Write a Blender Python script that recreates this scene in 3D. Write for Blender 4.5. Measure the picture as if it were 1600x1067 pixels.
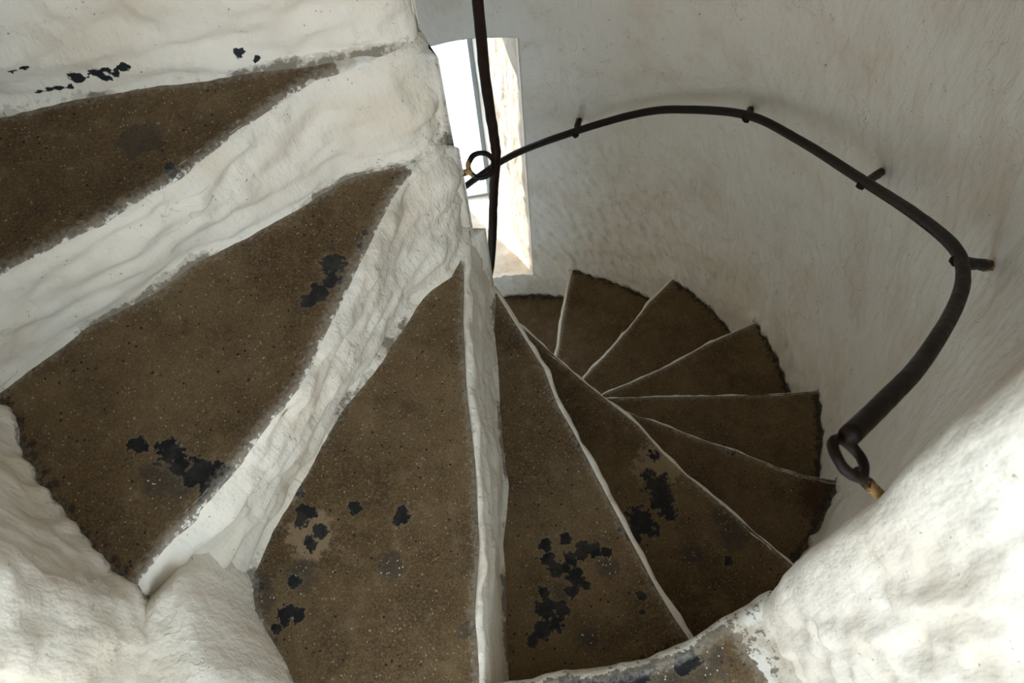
import bpy, math
import numpy as np
from mathutils import Matrix

# ------------------------------------------------------------------ scene, camera, sky, exposure
for o in list(bpy.data.objects):
    bpy.data.objects.remove(o, do_unlink=True)
scene = bpy.context.scene
COL = scene.collection

# 1 unit = 1 m. The stair axis is the world z axis; the camera stands in the doorway of the tower wall.
CAM = np.array([0.12451, 1.10111, 0.80808])
ROT = np.array([[-0.965137, 0.255941, -0.054814],      # camera right
                [-0.253732, -0.863427, 0.436020],      # camera up
                [0.064267, 0.434727, 0.898266]])       # camera back
cam_data = bpy.data.cameras.new('camera')
cam = bpy.data.objects.new('camera', cam_data)
COL.objects.link(cam)
m = Matrix.Identity(4)
for i in range(3):
    for j in range(3):
        m[i][j] = ROT[j][i]
    m[i][3] = CAM[i]
cam.matrix_world = m
cam_data.sensor_width = 36.0
cam_data.lens = 36.0 * 1409.4 / 1600.0
cam_data.clip_start = 0.01
cam_data.dof.use_dof = True
cam_data.dof.focus_distance = 1.9
cam_data.dof.aperture_fstop = 9.0
scene.camera = cam

SKY = (0.58, 0.78, 1.0)
SKY_STRENGTH = 3.2
world = bpy.data.worlds.new('overcast_sky')
scene.world = world
world.use_nodes = True
bg = world.node_tree.nodes['Background']
bg.inputs[0].default_value = (*SKY, 1)
bg.inputs[1].default_value = SKY_STRENGTH
sun_data = bpy.data.lights.new('sun_offscreen', 'SUN')
sun_data.energy = 9.0
sun_data.angle = math.radians(1.0)
sun_data.color = (1.0, 0.94, 0.86)
sun = bpy.data.objects.new('sun_offscreen', sun_data)
COL.objects.link(sun)
# low sun on the window side of the tower; it strikes the reveal of the slit window
_d = np.array([-math.sin(math.radians(25)) * math.cos(math.radians(27)), math.cos(math.radians(25)) * math.cos(math.radians(27)), -math.sin(math.radians(27))])
_x = np.cross([0, 0, 1], -_d); _x /= np.linalg.norm(_x); _y = np.cross(-_d, _x)
sm = Matrix.Identity(4)
for i in range(3):
    sm[i][0], sm[i][1], sm[i][2] = _x[i], _y[i], -_d[i]
sm[1][3] = -6; sm[2][3] = 2
sun.matrix_world = sm
vs = scene.view_settings
vs.view_transform = 'Standard'
vs.look = 'None'
vs.gamma = 1.0
vs.use_curve_mapping = False
vs.exposure = 0.55

def portal(name, loc, direction, sx, sy):
    """daylight portal in a real opening: guides sampling of the sky, gives off no light itself"""
    l = bpy.data.lights.new(name, 'AREA')
    l.shape = 'RECTANGLE'
    l.size, l.size_y = sx, sy
    l.cycles.is_portal = True
    o = bpy.data.objects.new(name, l)
    COL.objects.link(o)
    d = np.array(direction, float); d /= np.linalg.norm(d)
    z = -d
    x = np.cross([0, 0, 1], z); x /= np.linalg.norm(x)
    y = np.cross(z, x)
    mm = Matrix.Identity(4)
    for i in range(3):
        mm[i][0], mm[i][1], mm[i][2], mm[i][3] = x[i], y[i], z[i], loc[i]
    o.matrix_world = mm
    return o

# ------------------------------------------------------------------ noise (vectorised Perlin)
_rng = np.random.default_rng(7)
_perm = np.tile(_rng.permutation(256), 3)
_grad = _rng.normal(size=(256, 3)); _grad /= np.linalg.norm(_grad, axis=1)[:, None]
def perlin(P):
    P = np.asarray(P, float)
    I = np.floor(P).astype(int); F = P - I; I &= 255
    U = F * F * F * (F * (F * 6 - 15) + 10)
    out = 0
    for dx in (0, 1):
        wx = U[:, 0] if dx else 1 - U[:, 0]
        for dy in (0, 1):
            wy = U[:, 1] if dy else 1 - U[:, 1]
            for dz in (0, 1):
                wz = U[:, 2] if dz else 1 - U[:, 2]
                h = _perm[_perm[_perm[(I[:, 0] + dx) & 255] + ((I[:, 1] + dy) & 255)] + ((I[:, 2] + dz) & 255)]
                g = _grad[h]
                out = out + wx * wy * wz * (g[:, 0] * (F[:, 0] - dx) + g[:, 1] * (F[:, 1] - dy) + g[:, 2] * (F[:, 2] - dz))
    return out * 1.6
def fbm(P, n=3, gain=0.5):
    P = np.asarray(P, float); a = 1.0; s = 0
    for i in range(n):
        s = s + a * perlin(P * (2 ** i) + 13.7 * i); a *= gain
    return s

# ------------------------------------------------------------------ mesh helpers
def make_obj(name, verts, faces, mat, parent=None, attrs=None, smooth=True):
    me = bpy.data.meshes.new(name)
    me.from_pydata([tuple(v) for v in np.asarray(verts).tolist()], [], [tuple(f) for f in faces])
    me.update()
    if smooth:
        me.polygons.foreach_set('use_smooth', np.ones(len(me.polygons), dtype=bool))
    for k, v in (attrs or {}).items():
        a = me.attributes.new(k, 'FLOAT', 'POINT')
        a.data.foreach_set('value', np.asarray(v, dtype=np.float32))
    if mat: me.materials.append(mat)
    o = bpy.data.objects.new(name, me)
    COL.objects.link(o)
    if parent is not None: o.parent = parent
    return o
def grid_faces(n, m_, off=0, flip=False, wrap=False):
    i, j = np.meshgrid(np.arange(n - 1), np.arange(m_ if wrap else m_ - 1), indexing='ij')
    a = i * m_ + j; b = (i + 1) * m_ + j
    c = (i + 1) * m_ + (j + 1) % m_; d = i * m_ + (j + 1) % m_
    f = np.stack([a, b, c, d] if not flip else [a, d, c, b], -1).reshape(-1, 4) + off
    return f.tolist()
def tube(points, rad, n=12, closed=False, wob=0.0):
    P = np.asarray(points, float); N = len(P)
    if closed: T = np.roll(P, -1, 0) - np.roll(P, 1, 0)
    else: T = np.gradient(P, axis=0)
    T /= np.linalg.norm(T, axis=1)[:, None]
    ref = np.array([0, 0, 1.0]) if abs(T[0][2]) < .9 else np.array([1.0, 0, 0])
    u = np.cross(T[0], ref); u /= np.linalg.norm(u)
    R_ = np.broadcast_to(np.asarray(rad, float), (N,))
    V = []
    for i in range(N):
        u = u - T[i] * (u @ T[i]); u /= np.linalg.norm(u); w = np.cross(T[i], u)
        a = np.arange(n) * 2 * np.pi / n
        V.append(P[i] + R_[i] * (np.cos(a)[:, None] * u + np.sin(a)[:, None] * w))
    V = np.concatenate(V)
    if wob: V = V + wob * np.stack([perlin(V * 60), perlin(V * 60 + 5), perlin(V * 60 + 9)], 1)
    F = []
    for i in range(N if closed else N - 1):
        for j in range(n):
            F.append((i * n + j, i * n + (j + 1) % n, ((i + 1) % N) * n + (j + 1) % n, ((i + 1) % N) * n + j))
    if not closed:
        F.append(tuple(range(n - 1, -1, -1))); F.append(tuple((N - 1) * n + j for j in range(n)))
    return V, F
def spline(pts, n):
    P = np.asarray(pts, float)
    Q = np.vstack([2 * P[0] - P[1], P, 2 * P[-1] - P[-2]])
    out = []
    for i in range(1, len(Q) - 2):
        for t in np.linspace(0, 1, n, endpoint=False):
            a, b, c, d = Q[i - 1], Q[i], Q[i + 1], Q[i + 2]
            out.append(.5 * (2 * b + (c - a) * t + (2 * a - 5 * b + 4 * c - d) * t * t + (3 * b - a - 3 * c + d) * t ** 3))
    out.append(P[-1])
    return np.array(out)
def sstep(a, b, x):
    t = np.clip((np.asarray(x, float) - a) / (b - a), 0, 1); return t * t * (3 - 2 * t)
def tag(o, label=None, cat=None, group=None, kind=None):
    if label: o['label'] = label
    if cat: o['category'] = cat
    if group: o['group'] = group
    if kind: o['kind'] = kind
    return o
def empty(name, loc=(0, 0, 0)):
    o = bpy.data.objects.new(name, None); o.location = loc; o.empty_display_size = .1
    COL.objects.link(o); return o

# ------------------------------------------------------------------ materials
class NT:
    def __init__(s, name):
        s.m = bpy.data.materials.new(name); s.m.use_nodes = True
        s.t = s.m.node_tree; s.n = s.t.nodes; s.l = s.t.links
        s.b = s.n['Principled BSDF']
        s.tc = s.n.new('ShaderNodeTexCoord').outputs['Object']
    def put(s, x, sock):
        if isinstance(x, (int, float)): sock.default_value = x
        elif isinstance(x, tuple): sock.default_value = (*x, 1) if len(x) == 3 and sock.type == 'RGBA' else x
        else: s.l.new(x, sock)
    def attr(s, name):
        a = s.n.new('ShaderNodeAttribute'); a.attribute_name = name; return a.outputs['Fac']
    def mapping(s, scale=(1, 1, 1), rot=(0, 0, 0), loc=(0, 0, 0)):
        mp = s.n.new('ShaderNodeMapping'); s.l.new(s.tc, mp.inputs[0])
        mp.inputs['Scale'].default_value = scale; mp.inputs['Rotation'].default_value = rot; mp.inputs['Location'].default_value = loc
        return mp.outputs[0]
    def noise(s, scale, detail=3, rough=.55, vec=None, dist=0.0):
        x = s.n.new('ShaderNodeTexNoise'); s.l.new(vec or s.tc, x.inputs['Vector'])
        x.inputs['Scale'].default_value = scale; x.inputs['Detail'].default_value = detail
        x.inputs['Roughness'].default_value = rough; x.inputs['Distortion'].default_value = dist
        return x.outputs['Fac']
    def voronoi(s, scale, vec=None, feature='F1', out='Distance'):
        x = s.n.new('ShaderNodeTexVoronoi'); x.feature = feature
        s.l.new(vec or s.tc, x.inputs['Vector']); x.inputs['Scale'].default_value = scale
        return x.outputs[out]
    def math(s, op, a, b=0.0, c=None, clamp=False):
        x = s.n.new('ShaderNodeMath'); x.operation = op; x.use_clamp = clamp
        s.put(a, x.inputs[0]); s.put(b, x.inputs[1])
        if c is not None: s.put(c, x.inputs[2])
        return x.outputs[0]
    def ramp(s, x, lo, hi, a=0.0, b=1.0):
        r = s.n.new('ShaderNodeMapRange'); r.interpolation_type = 'SMOOTHSTEP'; r.clamp = True
        s.put(x, r.inputs['Value']); s.put(lo, r.inputs['From Min']); s.put(hi, r.inputs['From Max'])
        s.put(a, r.inputs['To Min']); s.put(b, r.inputs['To Max']); return r.outputs['Result']
    def mix(s, f, a, b):
        x = s.n.new('ShaderNodeMix'); x.data_type = 'RGBA'
        s.put(f, x.inputs[0]); s.put(a, x.inputs[6]); s.put(b, x.inputs[7]); return x.outputs[2]
    def bump(s, h, strength, dist, prev=None):
        x = s.n.new('ShaderNodeBump'); x.inputs['Strength'].default_value = strength; x.inputs['Distance'].default_value = dist
        s.l.new(h, x.inputs['Height'])
        if prev is not None: s.l.new(prev, x.inputs['Normal'])
        return x.outputs[0]
    def out(s, color, rough=.8, normal=None, metal=0.0, spec=None):
        s.put(color, s.b.inputs['Base Color']); s.put(rough, s.b.inputs['Roughness']); s.put(metal, s.b.inputs['Metallic'])
        if normal is not None: s.l.new(normal, s.b.inputs['Normal'])
        if spec is not None: s.put(spec, s.b.inputs['Specular IOR Level'])
        return s.m

def mat_limewash():
    t = NT('limewash')
    big = t.noise(5, 4); mid = t.noise(22, 4, .6); fine = t.noise(120, 3, .6)
    white = t.mix(t.ramp(big, .42, .70), (.80, .72, .61), (.72, .62, .49))
    white = t.mix(t.ramp(mid, .58, .75, 0, .45), white, (.62, .53, .41))
    col = white
    # worn-through stone / grime at edges and feet
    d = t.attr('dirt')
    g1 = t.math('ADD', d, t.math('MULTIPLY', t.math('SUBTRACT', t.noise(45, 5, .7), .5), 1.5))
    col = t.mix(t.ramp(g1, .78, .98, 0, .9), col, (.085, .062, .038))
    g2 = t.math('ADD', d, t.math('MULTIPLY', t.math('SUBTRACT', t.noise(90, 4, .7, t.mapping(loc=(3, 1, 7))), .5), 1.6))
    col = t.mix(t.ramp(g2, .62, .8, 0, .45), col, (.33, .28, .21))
    # specks
    sp = t.noise(170, 2, .5, t.mapping(loc=(5, 2, 1)))
    col = t.mix(t.ramp(t.math('MULTIPLY', sp, t.ramp(mid, .35, .7, .87, 1.07)), .70, .74, 0, .7), col, (.10, .085, .07))
    # black chips
    c = t.math('ADD', t.attr('chip'), t.math('MULTIPLY', t.math('SUBTRACT', t.noise(60, 4, .65), .5), 1.3))
    col = t.mix(t.ramp(c, .48, .54), col, (.012, .013, .015))
    # cracks of the lime skin: thin ridges at contour lines of a distorted noise
    ck = t.noise(7, 5, .6, None, .6)
    line = t.math('SUBTRACT', 1.0, t.ramp(t.math('ABSOLUTE', t.math('SUBTRACT', ck, .53)), 0, .006))
    gate = t.ramp(t.noise(4.1, 2, .5, t.mapping(loc=(9, 4, 2))), .52, .60)
    line = t.math('MULTIPLY', line, gate)
    flake = t.math('MULTIPLY', t.ramp(ck, .525, .535), gate)
    n = t.bump(flake, .55, .003)
    n = t.bump(mid, .7, .007, n)
    n = t.bump(fine, .35, .002, n)
    st = t.noise(38, 3, .55, t.mapping(scale=(1, 1, .25)))
    n = t.bump(st, .7, .008, n)
    return t.out(col, t.ramp(mid, .3, .7, .62, .85), n, spec=.3)

def mat_tread():
    t = NT('tread_stone')
    big = t.noise(4, 5, .6); mid = t.noise(28, 5, .65); fine = t.noise(240, 2, .6)
    col = t.mix(t.ramp(big, .35, .68), (.084, .048, .017), (.150, .097, .044))
    col = t.mix(t.ramp(mid, .50, .70, 0, .7), col, (.175, .118, .060))
    col = t.mix(t.ramp(t.noise(9, 4, .6, t.mapping(loc=(1, 6, 2))), .52, .68, 0, .5), col, (.050, .029, .011))
    col = t.mix(t.ramp(mid, .30, .46, .5, 0), col, (.045, .027, .012))
    col = t.mix(t.ramp(fine, .46, .64, 0, .42), col, (.22, .150, .078))
    col = t.mix(t.ramp(t.noise(330, 2, .6, t.mapping(loc=(4, 4, 4))), .36, .48, .38, 0), col, (.030, .018, .008))
    v = t.voronoi(85); rnd = t.voronoi(85, None, 'F1', 'Color')
    hs = t.n.new('ShaderNodeSeparateColor'); t.l.new(rnd, hs.inputs[0])
    dot = t.ramp(v, .16, .24, 1, 0)
    col = t.mix(t.math('MULTIPLY', dot, t.ramp(hs.outputs[0], .80, .84)), col, (.015, .011, .008))
    col = t.mix(t.math('MULTIPLY', dot, t.ramp(hs.outputs[1], .955, .965, 0, .7)), col, (.36, .28, .19))
    v2 = t.voronoi(190, t.mapping(loc=(2, 3, 4))); r2 = t.voronoi(190, t.mapping(loc=(2, 3, 4)), 'F1', 'Color')
    h2 = t.n.new('ShaderNodeSeparateColor'); t.l.new(r2, h2.inputs[0])
    col = t.mix(t.math('MULTIPLY', t.ramp(v2, .22, .32, 1, 0), t.ramp(h2.outputs[0], .86, .9)), col, (.30, .235, .155))
    col = t.mix(t.math('MULTIPLY', t.ramp(v2, .22, .32, 1, 0), t.ramp(h2.outputs[1], .86, .9, 0, .8)), col, (.020, .014, .010))
    wn = t.math('SUBTRACT', t.noise(55, 5, .68), .5)
    wn2 = t.math('SUBTRACT', t.noise(130, 3, .6), .5)
    # stains: rust, tan wear, grey gum, black tar
    s_r = t.math('ADD', t.attr('st_r'), t.math('MULTIPLY', wn, 1.2))
    col = t.mix(t.ramp(s_r, .2, .8, 0, .75), col, (.035, .012, .006))
    s_t = t.math('ADD', t.attr('st_t'), t.math('MULTIPLY', wn, 1.6))
    col = t.mix(t.ramp(s_t, .30, .55, 0, .75), col, (.27, .19, .11))
    s_g = t.math('ADD', t.attr('st_g'), t.math('MULTIPLY', wn, 1.5))
    col = t.mix(t.ramp(s_g, .45, .7, 0, .62), col, (.040, .034, .028))
    col = t.mix(t.math('MULTIPLY', t.ramp(s_g, .5, .6), t.math('MULTIPLY', t.ramp(v2, .25, .32, 1, 0), t.ramp(h2.outputs[2], .90, .93))), col, (.5, .46, .4))
    s_b = t.math('ADD', t.attr('st_b'), t.math('ADD', t.math('MULTIPLY', wn, 1.9), t.math('MULTIPLY', wn2, .8)))
    halo = t.ramp(s_b, .25, .50, 0, .35)
    col = t.mix(halo, col, (.21, .155, .095))
    tar = t.ramp(s_b, .52, .60)
    col = t.mix(tar, col, t.mix(t.ramp(mid, .45, .62), (.010, .010, .011), (.030, .027, .024)))
    # dark grime and splashed limewash along the borders (attributes hold the distance in metres)
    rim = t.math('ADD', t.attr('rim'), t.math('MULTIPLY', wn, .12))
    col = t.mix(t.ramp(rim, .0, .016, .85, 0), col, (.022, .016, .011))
    dust = t.math('ADD', t.attr('edge'), t.math('MULTIPLY', wn2, .05))
    col = t.mix(t.ramp(dust, .0, .03, .55, 0), col, (.36, .31, .25))
    e = t.math('ADD', t.attr('edge'), t.math('ADD', t.math('MULTIPLY', wn, .034), t.math('MULTIPLY', wn2, .020)))
    paint = t.ramp(e, .002, .005, 1, 0)
    col = t.mix(paint, col, t.mix(t.ramp(mid, .4, .65), (.76, .72, .65), (.56, .48, .38)))
    n = t.bump(mid, .35, .003); n = t.bump(fine, .30, .0012, n)
    n = t.bump(t.math('ADD', tar, paint), .5, .0025, n)
    rough = t.mix(tar, (.68,) * 3, (.33,) * 3)
    return t.out(col, rough, n, spec=.28)

def mat_iron():
    t = NT('wrought_iron')
    a = t.noise(60, 4, .6); r = t.attr('rust')
    col = t.mix(t.ramp(a, .4, .7), (.010, .005, .003), (.022, .010, .006))
    rf = t.math('ADD', r, t.math('MULTIPLY', t.math('SUBTRACT', t.noise(140, 3, .6), .5), 1.2))
    col = t.mix(t.ramp(rf, .5, .75), col, (.42, .24, .09))
    n = t.bump(a, .15, .001)
    return t.out(col, t.ramp(a, .3, .7, .42, .6), n, metal=0.0, spec=.16)

def mat_plain(name, col, rough=.6):
    t = NT(name)
    c = t.mix(t.noise(40, 3), tuple(x * .85 for x in col), col)
    mt = t.out(c, rough)
    return mt

LIME = mat_limewash(); TREAD = mat_tread(); IRON = mat_iron()
FRAME_GREY = mat_plain('grey_paint', (.25, .28, .29))
DOOR_STONE = mat_plain('rough_stone', (.42, .38, .32), .9)
# ---- measured nosings, riser feet, stains
TH= [-3.0, 22.4, 47.54, 77.41, 100.33, 120.0, 144.68, 166.63, 191.2, 215.41, 242.33]
DD= [0, -0.041, -0.006, -0.001, 0.021, 0.05, -0.014, -0.005, -0.013, -0.004, -0.003]
ZZ= [0.0, -0.282, -0.509, -0.812, -1.086, -1.348, -1.62, -1.89, -2.179, -2.432, -2.702]
NOS={
 1: [(0.225, -0.0177), (0.339, -0.0044), (0.487, 0.016), (0.627, 0.0157), (0.775, 0.0022)] ,
 2: [(0.153, -0.045), (0.247, -0.0182), (0.356, -0.0039), (0.459, 0.0096), (0.585, 0.0286), (0.694, 0.0161), (0.802, 0.0072), (0.877, -0.0102), (0.958, -0.0139)] ,
 3: [(0.106, -0.0153), (0.257, -0.0209), (0.426, -0.0154), (0.557, -0.0025), (0.715, 0.0016), (0.837, -0.0096), (0.922, -0.0041)] ,
 4: [(-0.001, -0.012), (0.15, -0.0029), (0.279, 0.0061), (0.376, -0.0061), (0.449, -0.0031), (0.56, -0.0052), (0.662, -0.0053), (0.759, -0.0053), (0.839, -0.0049), (0.897, -0.001), (0.934, 0.0042)] ,
 5: [(0.127, 0.0047), (0.269, 0.0021), (0.375, 0.0067), (0.461, 0.0099), (0.551, -0.0027), (0.632, -0.0065), (0.733, -0.0025), (0.835, -0.0012), (0.929, -0.0007)] ,
 6: [(0.462, 0.0041), (0.597, -0.0056), (0.707, -0.007), (0.844, -0.0159), (0.922, -0.0097), (0.998, 0.0036)] ,
 7: [(0.343, 0.007), (0.486, 0.0044), (0.629, -0.0003), (0.831, -0.0057), (0.932, -0.0018), (0.993, -0.0004)] ,
 8: [(0.376, 0.0042), (0.476, -0.0029), (0.632, -0.0071), (0.772, 0.0037), (0.878, 0.0009), (0.971, -0.0033)] ,
 9: [(0.422, 0.0099), (0.55, 0.0038), (0.695, 0.0021), (0.831, 0.0071), (0.891, 0.0026), (0.992, -0.0048)] ,
 10: [(0.597, -0.0224), (0.714, -0.0097), (0.843, -0.0065), (0.999, -0.0042)] ,
}
FOOT={
 0: [(0.225, 0.0124), (0.318, 0.0059), (0.473, -0.0072), (0.607, -0.0123), (0.73, -0.0092)] ,
 1: [(0.149, 0.0181), (0.238, 0.0052), (0.36, 0.0038), (0.546, -0.012), (0.626, -0.0032), (0.752, -0.0206), (0.839, -0.0111), (0.908, 0.0007)] ,
 2: [(0.081, 0.0309), (0.155, 0.0028), (0.244, -0.0074), (0.391, -0.0109), (0.519, -0.0214), (0.667, -0.0138), (0.781, -0.0096), (0.903, 0.0064)] ,
 3: [(0.031, 0.008), (0.152, 0.0045), (0.346, 0.0089), (0.526, 0.0213), (0.65, 0.006), (0.782, 0.0056), (0.906, 0.0077)] ,
}
STAIN= {2: [('b', 0.645, 0.474, 0.0127), ('b', 0.599, 0.496, 0.0178), ('b', 0.581, 0.52, 0.0145), ('g', 0.593, 0.541, 0.0327), ('g', 0.624, 0.532, 0.0206), ('b', 0.553, 0.542, 0.0205), ('b', 0.526, 0.557, 0.0163), ('b', 0.543, 0.571, 0.0122), ('b', 0.553, 0.595, 0.009), ('b', 0.565, 0.615, 0.007), ('b', 0.288, 0.233, 0.0168), ('b', 0.296, 0.267, 0.013), ('b', 0.322, 0.283, 0.0152), ('b', 0.34, 0.291, 0.0105), ('b', 0.234, 0.213, 0.0073), ('b', 0.223, 0.189, 0.0061), ('g', 0.635, 0.199, 0.0144), ('g', 0.559, 0.156, 0.0122)], 1: [('g', 0.516, 0.069, 0.0275), ('g', 0.497, 0.083, 0.0159), ('b', 0.46, 0.162, 0.0143), ('b', 0.44, 0.16, 0.0132), ('b', 0.421, 0.153, 0.01), ('b', 0.472, 0.138, 0.0067)], 3: [('b', 0.378, 0.565, 0.0109), ('b', 0.294, 0.602, 0.0119), ('b', 0.306, 0.613, 0.0071), ('b', 0.464, 0.55, 0.0133), ('b', 0.447, 0.594, 0.0119), ('b', 0.467, 0.608, 0.0118), ('b', 0.478, 0.564, 0.0096), ('b', 0.532, 0.72, 0.0135), ('b', 0.51, 0.728, 0.0101), ('b', 0.55, 0.743, 0.0067), ('b', 0.506, 0.669, 0.0104), ('g', 0.226, 0.834, 0.0131), ('g', 0.334, 0.69, 0.0207), ('t', 0.465, 0.593, 0.0284), ('g', 0.494, 0.663, 0.023), ('b', 0.47, 0.51, 0.0086), ('b', 0.608, 0.684, 0.0159), ('g', 0.577, 0.675, 0.0297)], 4: [('b', 0.042, 0.662, 0.0108), ('b', 0.046, 0.693, 0.0133), ('b', 0.039, 0.717, 0.0132), ('b', 0.018, 0.722, 0.0079), ('b', -0.002, 0.705, 0.0133), ('b', -0.021, 0.701, 0.0107), ('b', -0.033, 0.688, 0.0107), ('b', -0.052, 0.7, 0.012), ('b', -0.074, 0.71, 0.0107), ('b', -0.003, 0.662, 0.0108), ('b', 0.002, 0.746, 0.0144), ('b', 0.016, 0.772, 0.0104), ('b', 0.073, 0.758, 0.0104), ('g', 0.041, 0.769, 0.0181), ('b', 0.079, 0.788, 0.018), ('b', 0.049, 0.796, 0.0128), ('g', 0.071, 0.81, 0.0153), ('b', 0.064, 0.821, 0.0127), ('b', 0.098, 0.828, 0.0152), ('b', 0.12, 0.839, 0.0113), ('b', -0.017, 0.768, 0.0078), ('g', -0.069, 0.742, 0.0197), ('g', 0.011, 0.869, 0.0175), ('b', -0.119, 0.815, 0.009), ('b', -0.11, 0.846, 0.0051), ('b', -0.137, 0.684, 0.0162), ('b', -0.146, 0.763, 0.0079), ('b', -0.149, 0.795, 0.0091), ('b', -0.095, 0.45, 0.0102), ('b', -0.097, 0.472, 0.0101)], 5: [('t', -0.292, 0.491, 0.0385), ('b', -0.274, 0.543, 0.0268), ('b', -0.275, 0.574, 0.0219), ('b', -0.278, 0.607, 0.0155), ('b', -0.204, 0.606, 0.0247), ('b', -0.221, 0.627, 0.02), ('b', -0.178, 0.636, 0.0153), ('g', -0.398, 0.649, 0.0231), ('g', -0.406, 0.701, 0.0288), ('g', -0.294, 0.716, 0.021), ('b', -0.371, 0.755, 0.009), ('b', -0.288, 0.462, 0.0113), ('b', -0.258, 0.502, 0.0128)], 6: [('r', -0.74, 0.615, 0.0454), ('b', -0.565, 0.426, 0.0146), ('b', -0.543, 0.41, 0.011)], 8: [('b', -0.594, -0.179, 0.0098), ('b', -0.587, -0.138, 0.0097)], 7: [('b', -0.609, 0.327, 0.0081)]}
LAND= [('b', -0.013, 0.972, 0.0282), ('b', -0.043, 0.967, 0.0195), ('b', 0.021, 0.973, 0.0304), ('b', -0.125, 0.975, 0.0163), ('b', -0.113, 0.986, 0.0109), ('g', -0.081, 0.988, 0.0434), ('g', -0.15, 0.985, 0.0326), ('t', -0.147, 0.963, 0.0195), ('b', 0.058, 0.967, 0.0271), ('g', -0.026, 0.983, 0.0543)]
CHIP= [(0.587, -0.031, -0.243, 0.009), (0.555, -0.029, -0.238, 0.008), (0.536, -0.028, -0.23, 0.0059), (0.547, -0.029, -0.249, 0.007), (0.509, -0.027, -0.229, 0.0069), (0.619, -0.032, -0.256, 0.006), (0.636, -0.033, -0.257, 0.006), (0.485, -0.025, -0.244, 0.004), (0.659, -0.035, -0.193, 0.0048), (0.641, -0.034, -0.194, 0.0048), (0.33, -0.017, -0.242, 0.008), (0.31, -0.016, -0.259, 0.0051), (0.654, -0.034, -0.257, 0.005), (0.606, -0.032, -0.256, 0.005), (0.529, -0.028, -0.243, 0.006)]
# ------------------------------------------------------------------ survey of the stair (metres, degrees)
STEP_A = 24.1; RISE = 0.27
K_TOP, K_BOT = -8, 14
def th_(k):
    if k < 0: return TH[0] + STEP_A * k
    if k > 10: return TH[10] + STEP_A * (k - 10)
    return TH[k]
def z_(k):
    if k < 0: return -RISE * k
    if k > 10: return ZZ[10] - RISE * (k - 10)
    return ZZ[k]
def d_(k): return DD[k] if 0 <= k <= 10 else -.005
def lat_n(k, r):
    if k in NOS:
        a = np.array(NOS[k]); v = np.interp(r, a[:, 0], a[:, 1])
    else: v = np.zeros_like(r)
    return v
def lat_f(k, r):
    if k in FOOT:
        a = np.array(FOOT[k]); v = np.interp(r, a[:, 0], a[:, 1])
        return np.minimum(v, lat_n(k, r) + .012 + .32 * np.maximum(r - .06, 0)) if k in (1, 2) else v
    return lat_n(k, r) - .004 if k != 0 else np.zeros_like(r)
def line_pt(k, r, lat, z):
    t = math.radians(th_(k)); c, s = math.cos(t), math.sin(t); l = d_(k) + lat
    dn = d_(k) + lat_n(k, np.asarray(r))             # nosings that run behind the axis swing back to it near the tip
    if k in (1, 2): l = l + np.where(dn < 0, dn * (sstep(.02, .27, r) - 1), 0)
    return np.stack([r * c - l * s, r * s + l * c, np.broadcast_to(z, np.shape(r)) + 0 * r], -1)
def wall_r(th):                                   # inner radius of the tower wall
    a = np.mod(th, 360)
    return np.interp(a, [0, 22, 35, 48, 60, 90, 104, 115, 144, 160, 250, 300, 345, 360],
                     [.94, .925, .95, .975, .965, .955, .955, .965, 1.0, 1.0, 1.0, 1.0, .96, .94])

# ------------------------------------------------------------------ tower wall: plan path with door jambs, extruded and roughened
DOOR_A, DOOR_B = 106.5, 50.0 + 360               # the wall runs from the right jamb round to the left jamb
def wall_path():
    P = []
    def pol(r, a): a = math.radians(a); return np.array([r * math.cos(a), r * math.sin(a)])
    for r in np.linspace(1.62, 1.02, 76): P.append(pol(r, 105.6))
    c = pol(.992, 108.6)                          # rounded jamb corner
    a0, a1 = pol(1.0, 105.7), pol(float(wall_r(110.2)), 110.2)
    q = pol(.948, 105.9)
    for t in np.linspace(0, 1, 7): P.append((1 - t) ** 2 * a0 + 2 * t * (1 - t) * q + t * t * a1)
    for a in np.concatenate([np.arange(110.8, 282, .46), np.arange(282, 405.4, .62)]): P.append(pol(float(wall_r(a)), a))
    a0, a1 = P[-1], pol(1.05, 411.0)
    q = pol(float(wall_r(409.5)), 409.5)
    for t in np.linspace(.1, 1, 8): P.append((1 - t) ** 2 * a0 + 2 * t * (1 - t) * q + t * t * a1)
    for r in np.linspace(1.08, 1.62, 66): P.append(pol(r, 411.5))
    return np.array(P)
WIN_T0, WIN_T1 = 251.2, 275.0                     # inner opening of the slit window
WIN_Z0, WIN_Z1 = -2.80, -1.325
def step_level(th):
    """tread height at each wall angle (deg, 106..410): stepped helix"""
    ks = np.arange(K_TOP - 10, K_BOT + 8); ths = np.array([th_(k) for k in ks]); zs = np.array([z_(k) for k in ks])
    return ks, ths, zs
def near_tread(th, z):
    """height above the tread below, looking one turn up and down"""
    ks, ths, zs = step_level(th)
    best = np.full(np.shape(z), 9.0)
    for off in (-720, -360, 0, 360):
        i = np.searchsorted(ths, th + off)        # tread i lies behind nosing i
        ok = (i > 0) & (i < len(ths)); i = np.clip(i, 0, len(ths) - 1)
        h = z - zs[i]
        h = np.where(ok & (h > -.03), h, 9.0)
        best = np.minimum(best, h)
    return best
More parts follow.
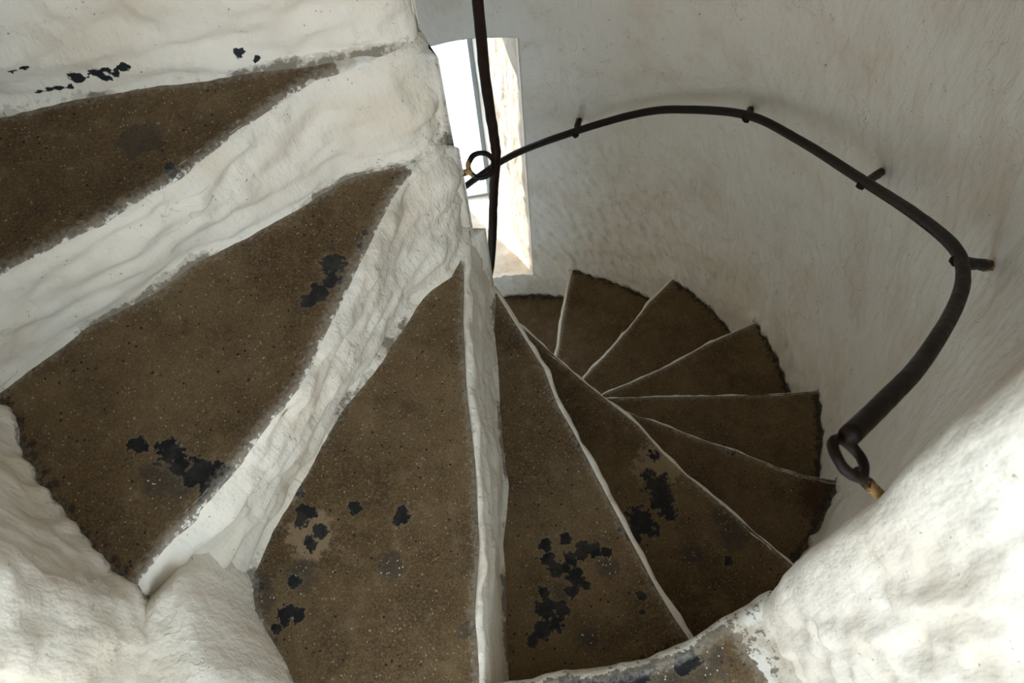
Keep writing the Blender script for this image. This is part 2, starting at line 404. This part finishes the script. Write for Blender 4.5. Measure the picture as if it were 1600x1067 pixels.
def build_wall():
    path = wall_path(); N = len(path)
    th = np.degrees(np.arctan2(path[:, 1], path[:, 0]))
    th = np.where(th < 100, th + 360, th)
    tang = np.gradient(path, axis=0); tang /= np.linalg.norm(tang, axis=1)[:, None]
    nrm = np.stack([-tang[:, 1], tang[:, 0]], 1)   # points into the stairwell
    zs = np.unique(np.round(np.concatenate([np.arange(-4.4, -3.3, .06), np.arange(-3.3, .9, .0105), np.arange(.9, 2.71, .06), [WIN_Z0, WIN_Z1]]), 4))
    M = len(zs)
    X = np.repeat(path[:, 0], M); Y = np.repeat(path[:, 1], M); Z = np.tile(zs, N)
    T = np.repeat(th, M); NX = np.repeat(nrm[:, 0], M); NY = np.repeat(nrm[:, 1], M)
    P = np.stack([X, Y, Z], 1)
    rr = np.hypot(X, Y)
    near = np.where((T < 125) | (T > 375), 1.0, 0.0)
    near = np.maximum(sstep(135, 112, T), sstep(365, 390, T))
    lowh = near_tread(T, Z)
    # big waves of the masonry, hand-laid dimples, finer ripple
    disp = .010 * fbm(P * [3.2, 3.2, 2.2], 2)
    dim = perlin(P * [15, 15, 7.0]) + .5 * perlin(P * [30, 30, 15] + 4)
    disp += .0035 * dim
    W3 = P * [30, 30, 8.5] + .8 * perlin(P * 6)[:, None]
    knob = perlin(W3) + .45 * perlin(P * [52, 52, 26] + 2)
    disp += .0125 * near * knob * (.25 + .75 * sstep(.97, 1.06, rr) + .55 * (T > 300))
    # diagonal trowel strokes low on the wall
    U = T * math.radians(1) ; V = Z
    su, sv = U * .87 - V * .5, U * .5 + V * .87
    strokes = perlin(np.stack([su * 34, sv * 11, 0 * su + 3], 1)) + .6 * perlin(np.stack([su * 48, sv * 20, 0 * su + 8], 1))
    disp += (.0020 + .0068 * sstep(1.5, .4, lowh)) * strokes * (1 - near)
    # small hard pimples of old limewash
    disp += .0022 * np.clip(perlin(P * 42) - .18, 0, 1) * 2
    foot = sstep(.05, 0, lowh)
    disp += .010 * foot                           # limewash fillet at the treads
    X2 = X + NX * disp; Y2 = Y + NY * disp
    verts = np.stack([X2, Y2, Z], 1)
    jamb = rr > 1.012
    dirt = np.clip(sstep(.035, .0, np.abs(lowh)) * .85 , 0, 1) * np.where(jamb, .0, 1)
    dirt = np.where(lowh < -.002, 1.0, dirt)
    F = np.array(grid_faces(N, M, flip=False))
    # window hole
    ti = np.searchsorted(th[60:-60], [WIN_T0, WIN_T1]) + 60
    zi = [int(np.argmin(abs(zs - WIN_Z0))), int(np.argmin(abs(zs - WIN_Z1)))]
    fi = F[:, 0] // M; fj = F[:, 0] % M
    hole = (fi >= ti[0]) & (fi < ti[1]) & (fj >= zi[0]) & (fj < zi[1])
    F = F[~hole].tolist()
    # splayed reveal from the hole border to the narrow outer slit
    border = [(ti[0], j) for j in range(zi[0], zi[1])] + [(i, zi[1]) for i in range(ti[0], ti[1])] + \
             [(ti[1], j) for j in range(zi[1], zi[0], -1)] + [(i, zi[0]) for i in range(ti[1], ti[0], -1)]
    bidx = [i * M + j for i, j in border]; nb = len(bidx)
    inner = verts[bidx]
    outer = []
    for i, j in border:
        u = (th[i] - th[ti[0]]) / (th[ti[1]] - th[ti[0]]); w = (zs[j] - WIN_Z0) / (WIN_Z1 - WIN_Z0)
        a = math.radians(260.6 + u * (268.2 - 260.6)); zz = -2.84 + w * (-1.22 + 2.84)
        outer.append((1.5 * math.cos(a), 1.5 * math.sin(a), zz))
    outer = np.array(outer)
    rings = [bidx]; vl = [verts]; cnt = len(verts); NS = 26
    for s in range(1, NS + 1):
        t = s / NS
        R_ = inner * (1 - t) + outer * t
        amp = .016 * math.sin(math.pi * min(1, t * 1.02)) ** .5
        nn = R_ - np.array([-.12, -1.25, -2.05]); nn /= np.linalg.norm(nn, axis=1)[:, None]
        R_ = R_ + nn * (amp * (fbm(R_ * [9, 9, 4], 2) + .6 * perlin(R_ * [30, 30, 12])))[:, None]
        vl.append(R_); rings.append(list(range(cnt, cnt + nb))); cnt += nb
    for a, b in zip(rings[:-1], rings[1:]):
        for q in range(nb):
            F.append((a[q], a[(q + 1) % nb], b[(q + 1) % nb], b[q]))
    verts = np.concatenate(vl)
    extra = len(verts) - len(dirt)
    dirt = np.concatenate([dirt, np.zeros(extra)])
    o = make_obj('wall_tower', verts, F, LIME, None, {'dirt': dirt})
    tag(o, 'curved rough limewashed tower wall wrapping round the stair', None, None, 'structure')
    return outer
slit = build_wall()
# outer skin of the tower wall (gives the wall its thickness)
def ring_sheet(r, t0, t1, z0, z1, n, mz=2):
    a = np.radians(np.linspace(t0, t1, n)); zs = np.linspace(z0, z1, mz)
    V = np.stack([np.repeat(r * np.cos(a), mz), np.repeat(r * np.sin(a), mz), np.tile(zs, n)], 1)
    return V
def build_outer():
    V = []; F = []
    for t0, t1, z0, z1 in ((105.6, 260.6, -4.4, 2.7), (268.2, 411.5, -4.4, 2.7), (260.6, 268.2, -4.4, -2.84), (260.6, 268.2, -1.22, 2.7)):
        n = max(2, int((t1 - t0) / 3)); off = sum(len(v) for v in V)
        r0 = 1.5
        v = ring_sheet(1.5 if True else 1.6, t0, t1, z0, z1, n); V.append(v); F += grid_faces(n, 2, off)
    o = make_obj('wall_outside', np.concatenate(V), F, DOOR_STONE)
    tag(o, 'outer stone face of the round tower wall', None, None, 'structure')
build_outer()
# wall over the doorway
def build_lintel():
    n, a = 30, np.radians(np.linspace(48, 108, 30))
    prof = [(1.62, 2.7), (1.62, 1.33), (1.3, 1.31), (1.0, 1.3), (.965, 1.33), (.955, 1.4), (.955, 2.0), (.955, 2.7)]
    V = np.concatenate([[(r * math.cos(x), r * math.sin(x), z) for r, z in prof] for x in a])
    V = V + .008 * np.stack([perlin(V * 6), perlin(V * 6 + 3), perlin(V * 6 + 7)], 1)
    o = make_obj('wall_lintel', V, grid_faces(n, len(prof)), LIME)
    tag(o, 'limewashed wall over the doorway of the tower', None, None, 'structure')
build_lintel()
# added, unseen wall and roof slab that cut the doorway daylight; floor outside
def block(name, x0, x1, y0, y1, z0, z1, mat, label):
    V = [(x, y, z) for x in (x0, x1) for y in (y0, y1) for z in (z0, z1)]
    F = [(0, 1, 3, 2), (4, 6, 7, 5), (0, 4, 5, 1), (2, 3, 7, 6), (0, 2, 6, 4), (1, 5, 7, 3)]
    return tag(make_obj(name, V, F, mat, smooth=False), label, None, None, 'structure')
block('wall_light_blocker', -1.6, 2.2, 2.75, 2.95, -1.2, .28, LIME, 'added unseen white wall outside the doorway, cuts the daylight')
block('floor_outside', -1.6, 2.2, 1.25, 2.95, -1.3, -.835, DOOR_STONE, 'stone floor outside the doorway')
block('ceiling_light_blocker', -1.6, 2.2, 1.45, 2.95, 1.45, 1.6, LIME, 'added unseen white slab above the outside of the doorway, cuts the daylight')
def disc(name, r, z, th, label, mat):
    n = 64; a = np.arange(n) * 2 * np.pi / n
    V = np.concatenate([np.stack([r * np.cos(a), r * np.sin(a), 0 * a + z], 1), np.stack([r * np.cos(a), r * np.sin(a), 0 * a + z + th], 1)])
    F = [tuple(range(n)), tuple(range(2 * n - 1, n - 1, -1))] + [(i, i + n, (i + 1) % n + n, (i + 1) % n) for i in range(n)]
    tag(make_obj(name, V, F, mat, smooth=False), label, None, None, 'structure')
disc('ceiling', 1.62, 2.7, .15, 'limewashed ceiling high above the stair', LIME)
disc('floor', 1.5, -4.55, .15, 'stone floor at the foot of the tower', DOOR_STONE)

# slit window frame at the outside of the reveal
def bar(p0, p1, w, dpt, axis_r):
    p0, p1 = np.array(p0, float), np.array(p1, float); t = p1 - p0; t /= np.linalg.norm(t)
    r = np.array(axis_r, float); r = r - t * (r @ t); r /= np.linalg.norm(r); s = np.cross(t, r)
    V = [p + a * s * w / 2 + b * r * dpt / 2 for p in (p0, p1) for a in (-1, 1) for b in (-1, 1)]
    F = [(0, 1, 3, 2), (4, 6, 7, 5), (0, 4, 5, 1), (2, 3, 7, 6), (0, 2, 6, 4), (1, 5, 7, 3)]
    return np.array(V), F
win = empty('window_1', (1.5 * math.cos(math.radians(264)), 1.5 * math.sin(math.radians(264)), -2.84))
tag(win, 'tall narrow slit window glowing with daylight in the tower wall', None, None, 'structure')
def wpt(a, z, r=1.5): a = math.radians(a); return np.array([r * math.cos(a), r * math.sin(a), z])
for nm, p0, p1 in (('frame_post', wpt(260.9, -2.84), wpt(260.9, -1.22)), ('frame_post', wpt(267.9, -2.84), wpt(267.9, -1.22)),
                   ('frame_rail', wpt(260.8, -2.83), wpt(268, -2.83)), ('frame_rail', wpt(260.8, -1.23), wpt(268, -1.23))):
    V, F = bar(p0, p1, .018, .03, wpt(264, 0))
    o = make_obj(nm, V - np.array(win.location), F, FRAME_GREY, win, smooth=False)

# doorway landing, level with the third tread
def build_landing():
    a = np.linspace(46.5, 108.5, 150)
    prof_r = np.concatenate([np.linspace(1.75, 1.10, 14), np.linspace(1.09, .985, 24)])
    V = []; st = {k: [] for k in 'bgt'}; edge = []
    for t in a:
        ca, sa = math.cos(math.radians(t)), math.sin(math.radians(t))
        hi = float(sstep(76.0, 79.0, t))
        low = -.820 + .010 * hi
        R0 = .952 + .004 * math.sin(t * .35) + .006 * math.sin(t * .13 + 1)
        pr = [(r, low) for r in prof_r] + [(R0 + .025, low + .002 * hi), (R0 + .015, low + .003 * hi), (R0 + .007, low), (R0 + .001, low - .008), (R0 - .002, low - .02), (R0 - .001, low - .06), (R0 + .002, low - .2), (R0 + .004, -1.5)]
        for r, z in pr:
            V.append((r * ca, r * sa, z))
            edge.append((max(0, r - R0 - .006) if t > 76 else .3) if z > low - .03 else -.05)
    V = np.array(V); n, m_ = len(a), len(pr)
    edge = np.array(edge)
    tt = np.degrees(np.arctan2(V[:, 1], V[:, 0]))
    rr = np.hypot(V[:, 0], V[:, 1])
    edge = np.minimum(edge, np.where((V[:, 2] > -.83) & (tt > 76), np.maximum(0, (105.0 - tt) * .0174 * rr - .035), 9))
    V[:, 2] += .003 * fbm(V * 14, 2) * (rr > .955)
    bump = np.stack([V[:, 0] / rr, V[:, 1] / rr, 0 * rr], 1)
    V = V + bump * (.004 * fbm(V * 18, 2) * (rr < .97))[:, None]
    at = stain_attrs(V, LAND); at['edge'] = edge; at['rim'] = np.full(len(V), .5)
    o = make_obj('floor_landing', V, grid_faces(n, m_, flip=True), TREAD, None, at)
    tag(o, 'worn stone landing with black tar patches inside the doorway', None, None, 'structure')
def stain_attrs(V, lst):
    at = {'st_' + c: np.zeros(len(V)) for c in 'bgtr'}
    for c, x, y, r in lst:
        d = np.hypot(V[:, 0] - x, V[:, 1] - y)
        at['st_' + c] = np.maximum(at['st_' + c], np.clip(1.15 - .48 * d / r, 0, 1))
    return at
build_landing()

# plaster plinth at the left jamb, growing out of the second riser
def build_plinth():
    rs = np.linspace(.80, 1.5, 80); us = np.linspace(0, 1, 40)
    tb = np.interp(rs, [.80, .86, .90, .92, .95, 1.0, 1.06, 1.2, 1.5], [41.0, 45.6, 48.4, 50.3, 53.0, 56.6, 59.0, 61, 62])
    V = []
    for r, b in zip(rs, tb):
        for u in us:
            t = 40 + u * (b + 1.2 - 40)
            e = (b + 1.2 - t) / max(1.0, 4.2)          # 0 at the outer border
            e2 = max(0.0, min(1.0, e)); prof = math.sqrt(max(0, 1 - (1 - e2) ** 2))
            top = -.510 - .015 * float(sstep(.98, .85, r)) - .05 * float(sstep(48.5, 46.0, t)) + .035 * float(sstep(.98, 1.2, r)) - .012 * float(sstep(.93, .86, r))
            z = -.835 + (top + .835) * (prof ** .7)
            V.append((r * math.cos(math.radians(t)), r * math.sin(math.radians(t)), z))
    V = np.array(V); n, m_ = len(rs), len(us)
    V = V + .010 * np.stack([fbm(V * 7, 2), fbm(V * 7 + 4, 2), .8 * fbm(V * 7 + 9, 2)], 1)
    V = V + .003 * np.stack([fbm(V * 26, 2), fbm(V * 26 + 4, 2), fbm(V * 26 + 9, 2)], 1)
    F = grid_faces(n, m_, flip=True)
    dirt = sstep(.05, 0, V[:, 2] + .812) * .8
    tt = np.degrees(np.arctan2(V[:, 1], V[:, 0]))
    dirt = np.maximum(dirt, .62 * sstep(2.5, 0, np.abs(tt - 46.5)))
    o = make_obj('trim_1', V, F, LIME, None, {'dirt': dirt})
    tag(o, 'rounded white plaster plinth beside the doorway at the end of a riser', None, None, 'structure')
build_plinth()

# ------------------------------------------------------------------ the stair: one thing, every stone step a part, its worn tread a sub-part
stair = empty('spiral_staircase', (0, 0, -4.4))
tag(stair, 'stone spiral staircase with white limewashed risers and dark worn brown treads', 'staircase')
OFF = np.array([0, 0, 4.4])
R_IN = {0: .050, 1: .026, 2: .030, 3: .012, 4: .012}
ROUND = {0: .022, 1: .024, 2: .022, 3: .012}
STRIP = {0: .012, 1: .004, 2: .004, 3: .016, 4: .014, 5: .010, 6: .007, 7: .007, 8: .010, 9: .012, 10: .016}
SLAB0 = {0: .2, 1: .19, 2: .14, 3: .09}          # the brown of the tread starts here; limewash covers the tip
def build_step(k):
    fine = -1 <= k <= 6
    r_in = R_IN.get(k, .02); r_out = 1.03
    rho = ROUND.get(k, .012); w = STRIP.get(k, .012)
    r = np.concatenate([r_in + np.array([0, .003, .008, .015, .024, .035, .048]), np.arange(r_in + .06, r_out, .008 if fine else .02), [r_out]])
    zk, zn = z_(k), z_(k + 1)
    F0 = lat_n(k, r) + (.006 if k in (1, 2) else 0)
    B0 = lat_f(k, r)
    if not (k in FOOT): B0 = F0 - .006
    e = r - r_in; rc = .075 if k <= 2 else (.05 if k == 3 else .03)
    inset = np.where(e < rc, rc - np.sqrt(np.maximum(0, rc ** 2 - (rc - e) ** 2)), 0)
    zt = zk - .28 * inset; zb = zn + .35 * inset
    rows = []
    ru = np.full_like(r, rho)
    def add(lat, z): rows.append(line_pt(k, r, lat - .6 * inset, z))
    add(F0 - np.maximum(w, rho) - .03, zt - .030)
    add(F0 - np.maximum(w, rho) - .004, zt - (.018 if k <= 2 else .008))
    for a in np.linspace(0, 1, 6):
        x = a * math.pi / 2
        add(F0 - rho + rho * math.sin(x), zt - rho + rho * math.cos(x))
    nf = 26 if fine else 8
    for a in np.linspace(0, 1, nf)[1:]:
        add(F0 + (B0 - F0) * a + .006 * np.sin(np.pi * a) * (1 if k <= 2 else .2), (zt - rho) + ((zb + .014) - (zt - rho)) * a)
    add(B0 + .004, zb + .005); add(B0 + .012, zb - .003); add(B0 + .013, zb - .07)
    Bk = lat_f(k - 1, r) if (k - 1) in FOOT else lat_n(k - 1, r) - .004
    rows.append(line_pt(k - 1, r, Bk + .01, zb - .07))
    rows.append(line_pt(k - 1, r, Bk + .01, zt - .014))
    A = np.stack(rows, 1)                          # (nr, np, 3)
    nr, npf = A.shape[:2]
    V = A.reshape(-1, 3)
    t = math.radians(th_(k)); fn = np.array([-math.sin(t), math.cos(t), 0])
    amp = 1.0 if k <= 2 else (.55 if k == 3 else .35)
    face = np.zeros(npf); face[2:-5] = 1; face[1] = 0
    if k <= 2: face[2:6] = [.1, .25, .5, .8]
    face = np.tile(face, nr)
    rad = np.repeat(r, npf)
    lng = np.stack([rad * 5, V[:, 2] * 13, 0 * rad + k * 3.1], 1)
    dd = .012 * fbm(lng, 3) + .008 * perlin(V * [14, 14, 26] + k) + .0045 * perlin(V * [30, 30, 42])
    V = V + fn * (dd * face * amp)[:, None]
    V[:, 2] += face * amp * (.003 * fbm(V * 12 + 3, 2) - .002)
    if k > 2: V = V + fn * (face * .004 * perlin(np.stack([rad * 22, 0 * rad, 0 * rad + k * 5.3], 1)))[:, None]
    zz = V[:, 2]
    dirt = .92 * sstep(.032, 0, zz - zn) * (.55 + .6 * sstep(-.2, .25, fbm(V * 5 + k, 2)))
    if k >= 3:
        nose = sstep(.02, .0, zk - zz)
        wear = {6: .82, 7: .72, 3: .50, 5: .6}.get(k, .56)
        dirt = np.maximum(dirt, nose * wear)
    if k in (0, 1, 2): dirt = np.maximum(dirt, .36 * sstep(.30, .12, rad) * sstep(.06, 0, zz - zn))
    chip = np.zeros(len(V))
    if k == 0:
        for x, y, z, c in CHIP:
            q = np.sqrt(((V[:, 0] - x) * .8) ** 2 + (V[:, 2] - z) ** 2)
            chip = np.maximum(chip, np.clip(1.15 - .55 * q / c, 0, 1))
    faces = grid_faces(nr, npf, wrap=True)
    faces.append(tuple(range(npf - 1, -1, -1))); faces.append(tuple((nr - 1) * npf + j for j in range(npf)))
    body = make_obj('step', V + OFF, faces, LIME, stair, {'dirt': dirt, 'chip': chip})
    # worn tread slab
    rp = SLAB0.get(k, .05); r0 = min(rp, .06); r1 = 1.25 if k == 3 else 1.02
    h = .0075 if fine else .015
    rt = np.arange(r0, r1 + h, h); ns = 60 if fine else 26
    bl = (lat_f(k - 1, rt) if (k - 1) in FOOT else lat_n(k - 1, rt)) - .012
    et = rt - r_in
    ins_t = np.where(et < rc, rc - np.sqrt(np.maximum(0, rc ** 2 - (rc - et) ** 2)), 0)
    fl = lat_n(k, rt) - w + .001 - .75 * ins_t - .012 * sstep(.16, .08, rt) * (k <= 3)
    Pb = line_pt(k - 1, rt, bl, zk); Pf = line_pt(k, rt, fl, zk)
    s = np.linspace(0, 1, ns)
    ang_b = np.arctan2(Pb[:, 1], Pb[:, 0]); ang_f = np.arctan2(Pf[:, 1], Pf[:, 0])
    dang = np.mod(ang_f - ang_b + np.pi, 2 * np.pi) - np.pi
    dang = np.maximum(dang, .004)
    rb, rf = np.hypot(Pb[:, 0], Pb[:, 1]), np.hypot(Pf[:, 0], Pf[:, 1])
    ang = ang_b[:, None] + dang[:, None] * s[None]
    rad2 = rb[:, None] * (1 - s[None]) + rf[:, None] * s[None]
    T = np.stack([rad2 * np.cos(ang), rad2 * np.sin(ang), np.full_like(ang, zk)], -1)
    G = T.reshape(-1, 3)
    db = ((ang - ang_b[:, None]) * rad2).ravel() - .012; df = ((ang_f[:, None] - ang) * rad2).ravel()
    df = (dang[:, None] * (1 - s[None]) * rad2).ravel()
    fall = np.clip(np.minimum(db, df) / .08, 0, 1)
    G[:, 2] += .0035 * fbm(G * 6 + k, 2) * np.clip(df / .03, 0, 1) - .004 * fall + .0008 * perlin(G * 60)
    if k <= 2:                                     # the slab rolls over the rounded nosing
        q = np.clip(df + w + .004, 0, rho)
        G[:, 2] += -rho + np.sqrt(np.maximum(0, rho ** 2 - (rho - q) ** 2)) + .0015
    G[:, 2] -= np.repeat(.28 * ins_t, ns)
    at = stain_attrs(G, STAIN.get(k, []))
    wr = wall_r(np.degrees(ang.ravel()) % 360)
    dw = wr - rad2.ravel()
    if k == 3: dw = np.full(len(G), .5)
    if k in (4, 5): dw = np.where(np.degrees(ang.ravel()) % 360 < 106, .948 - rad2.ravel(), dw) + .02
    if k <= 2:
        edge = np.minimum(db + .004, df + .004)
        edge = np.minimum(edge, dw + .012)
        if k in (1, 2): edge = np.minimum(edge, rad2.ravel() - rp)
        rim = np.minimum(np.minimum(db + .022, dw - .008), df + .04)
    elif k == 3:
        edge = np.minimum(db + .008, df + .010); rim = np.minimum(db + .006, df + .02)
        q = np.degrees(ang.ravel()); bd = (q - np.interp(rad2.ravel(), [.86, .90, .92, .95, 1.0, 1.06, 1.2], [47.5, 49, 50.8, 53.2, 56.8, 59.2, 61])) * .0174 * rad2.ravel()
        edge = np.minimum(edge, np.where(rad2.ravel() > .86, bd + .0, 1)); rim = np.minimum(rim, np.where(rad2.ravel() > .86, bd - .005, 1))
    else:
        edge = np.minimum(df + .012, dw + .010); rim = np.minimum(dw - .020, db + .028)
    at['edge'] = edge; at['rim'] = rim
    nr, nc = len(rt), ns
    top = len(G)
    faces = grid_faces(nr, nc)
    brd = [i * nc for i in range(nr)] + [(nr - 1) * nc + j for j in range(1, nc)] + [i * nc + nc - 1 for i in range(nr - 2, -1, -1)] + [j for j in range(nc - 2, 0, -1)]
    low = G[brd].copy(); low[:, 2] -= .018
    nb = len(brd)
    for i in range(nb):
        faces.append((brd[i], top + i, top + (i + 1) % nb, brd[(i + 1) % nb]))
    V2 = np.concatenate([G, low])
    at = {kk: np.concatenate([v, v[brd]]) for kk, v in at.items()}
    tr = make_obj('tread', V2 + OFF - 0, faces, TREAD, body, at)
    return body
for k in range(K_TOP, K_BOT):
    build_step(k)

# ------------------------------------------------------------------ outer handrail along the tower wall
RAIL = [(-.265, .858, -.137), (-.351, .812, -.198), (-.462, .748, -.293), (-.617, .64, -.43), (-.718, .55, -.523), (-.777, .46, -.599),
        (-.821, .314, -.725), (-.867, .105, -.91), (-.866, -.158, -1.083), (-.825, -.36, -1.2), (-.724, -.54, -1.343), (-.629, -.651, -1.452),
        (-.455, -.765, -1.61), (-.249, -.86, -1.779), (-.06, -.885, -1.93)]
for k in range(1, 9):
    a = math.radians(266 + 12 * k); RAIL.append((.885 * math.cos(a), .885 * math.sin(a), -1.93 - .135 * k))
path = spline(RAIL, 10)
rail = empty('handrail', tuple(path[0]))
tag(rail, 'dark iron handrail curving along the tower wall on short brackets', 'handrail')
o0 = np.array(path[0])
V, F = tube(path, .0122, 14, wob=.0004)
make_obj('rail_bar', V - o0, F, IRON, rail)
def at_pixel(x, y, d):
    c = np.array([(x - 800) / 1409.4, -(y - 533.5) / 1409.4, -1.0]) * d
    return CAM + ROT.T @ c
def bracket(i0, wall_pt):
    """iron stub from under the rail into the wall"""
    p = path[i0]; q = np.array(wall_pt); d = q - p; L = np.linalg.norm(d); d /= L
    pts = [p - d * .018 + [0, 0, -.012], p + [0, 0, -.012], p + d * L * .5 + [0, 0, -.008], q + d * .03]
    V, F = tube(spline(pts, 4), .0105, 8, wob=.004)
    rust = np.clip((np.linalg.norm(V - p, axis=1) - L * .62) / (L * .4), 0, 1) * .8
    make_obj('bracket', V - o0, F, IRON, rail, {'rust': rust})
def pixel_of(P):
    q = (np.asarray(P) - CAM) @ ROT.T
    return np.stack([800 - 1409.4 * q[:, 0] / q[:, 2], 533.5 + 1409.4 * q[:, 1] / q[:, 2]], 1)
pp = pixel_of(path)
for ax, ay, px in ((899, 205, (905, 186, 3.13)), (1163, 180, (1173, 170, 2.63)), (1350, 284, (1379, 267, 2.21)), (1497, 405, (1546, 414, 1.68))):
    bracket(int(np.argmin(np.hypot(pp[:, 0] - ax, pp[:, 1] - ay))), at_pixel(*px))
for a in (280, 310, 340):
    t = math.radians(a); i = int(np.argmin(np.hypot(*(path[:, :2] / np.linalg.norm(path[:, :2], axis=1)[:, None] - [math.cos(t), math.sin(t)]).T)))
    r = float(wall_r(a)); bracket(i, (r * math.cos(t), r * math.sin(t), path[i][2] + .01))
def ring(center, normal, R_, r_, flat=1.0):
    n = np.array(normal, float); n /= np.linalg.norm(n)
    u = np.cross(n, [0, 0, 1.0] if abs(n[2]) < .9 else [1, 0, 0]); u /= np.linalg.norm(u); v = np.cross(n, u)
    a = np.linspace(0, 2 * np.pi, 40, endpoint=False)
    P = np.array(center) + R_ * (np.cos(a)[:, None] * u + np.sin(a)[:, None] * v)
    return tube(P, r_, 10, closed=True, wob=.0015)
nc = np.array([.56, .56, .61]); c = at_pixel(1326, 715, .975)
V, F = ring(c, ROT.T @ nc, .0235, .0062)
rg = make_obj('end_ring', V - o0, F, IRON, rail)
V, F = tube(spline([at_pixel(1340, 736, .985), at_pixel(1352, 752, 1.0), at_pixel(1375, 775, 1.04)], 5), .007, 8, wob=.002)
make_obj('wall_pin', V - o0, F, IRON, rail, {'rust': np.clip((np.arange(len(V)) / len(V)) * 1.0, 0, 1)})

# ------------------------------------------------------------------ inner handrail round the stair axis
IN = [(.02, -.12, .78), (-.03, -.115, .45), (-.06, -.10, .1), (-.067, -.094, -.27), (-.064, -.092, -.493), (-.063, -.060, -.66), (-.061, -.051, -.703), (-.052, -.060, -.80), (-.045, -.069, -.896), (-.019, -.080, -1.171),
      (.03, -.085, -1.45), (.075, -.06, -1.75), (.085, .0, -2.02), (.05, .045, -2.22), (.0, .03, -2.33), (-.05, -.002, -2.37)]
ip = spline(IN, 8)
inner = empty('newel_handrail', tuple(ip[0]))
tag(inner, 'thin steep iron rail dropping past the inner ends of the steps', 'handrail')
i0 = np.array(ip[0])
V, F = tube(ip, .0105, 12, wob=.001)
make_obj('rail_bar', V - i0, F, IRON, inner)
rc = at_pixel(752, 258, 1.76)
V, F = ring(rc, (.1, .25, 1), .0255, .0052)
make_obj('ring', V - i0, F, IRON, inner, {'rust': np.clip((V[:, 0] - rc[0]) / .03, 0, 1) * .8})
V, F = tube(spline([rc + ROT.T @ np.array([-.021, -.010, 0]), rc + ROT.T @ np.array([-.04, -.016, -.004]), rc + ROT.T @ np.array([-.09, -.02, -.01])], 4), .007, 8, wob=.003)
make_obj('ring_shank', V - i0, F, IRON, inner, {'rust': np.full(len(V), .75)})

# daylight portals in the two openings
a = math.radians(78); portal('door_daylight_portal_offscreen', (1.58 * math.cos(a), 1.58 * math.sin(a), .25), (-math.cos(a), -math.sin(a), 0), 1.5, 2.2)
a = math.radians(264); portal('window_daylight_portal', (1.52 * math.cos(a), 1.52 * math.sin(a), -2.03), (-math.cos(a), -math.sin(a), 0), .2, 1.7)
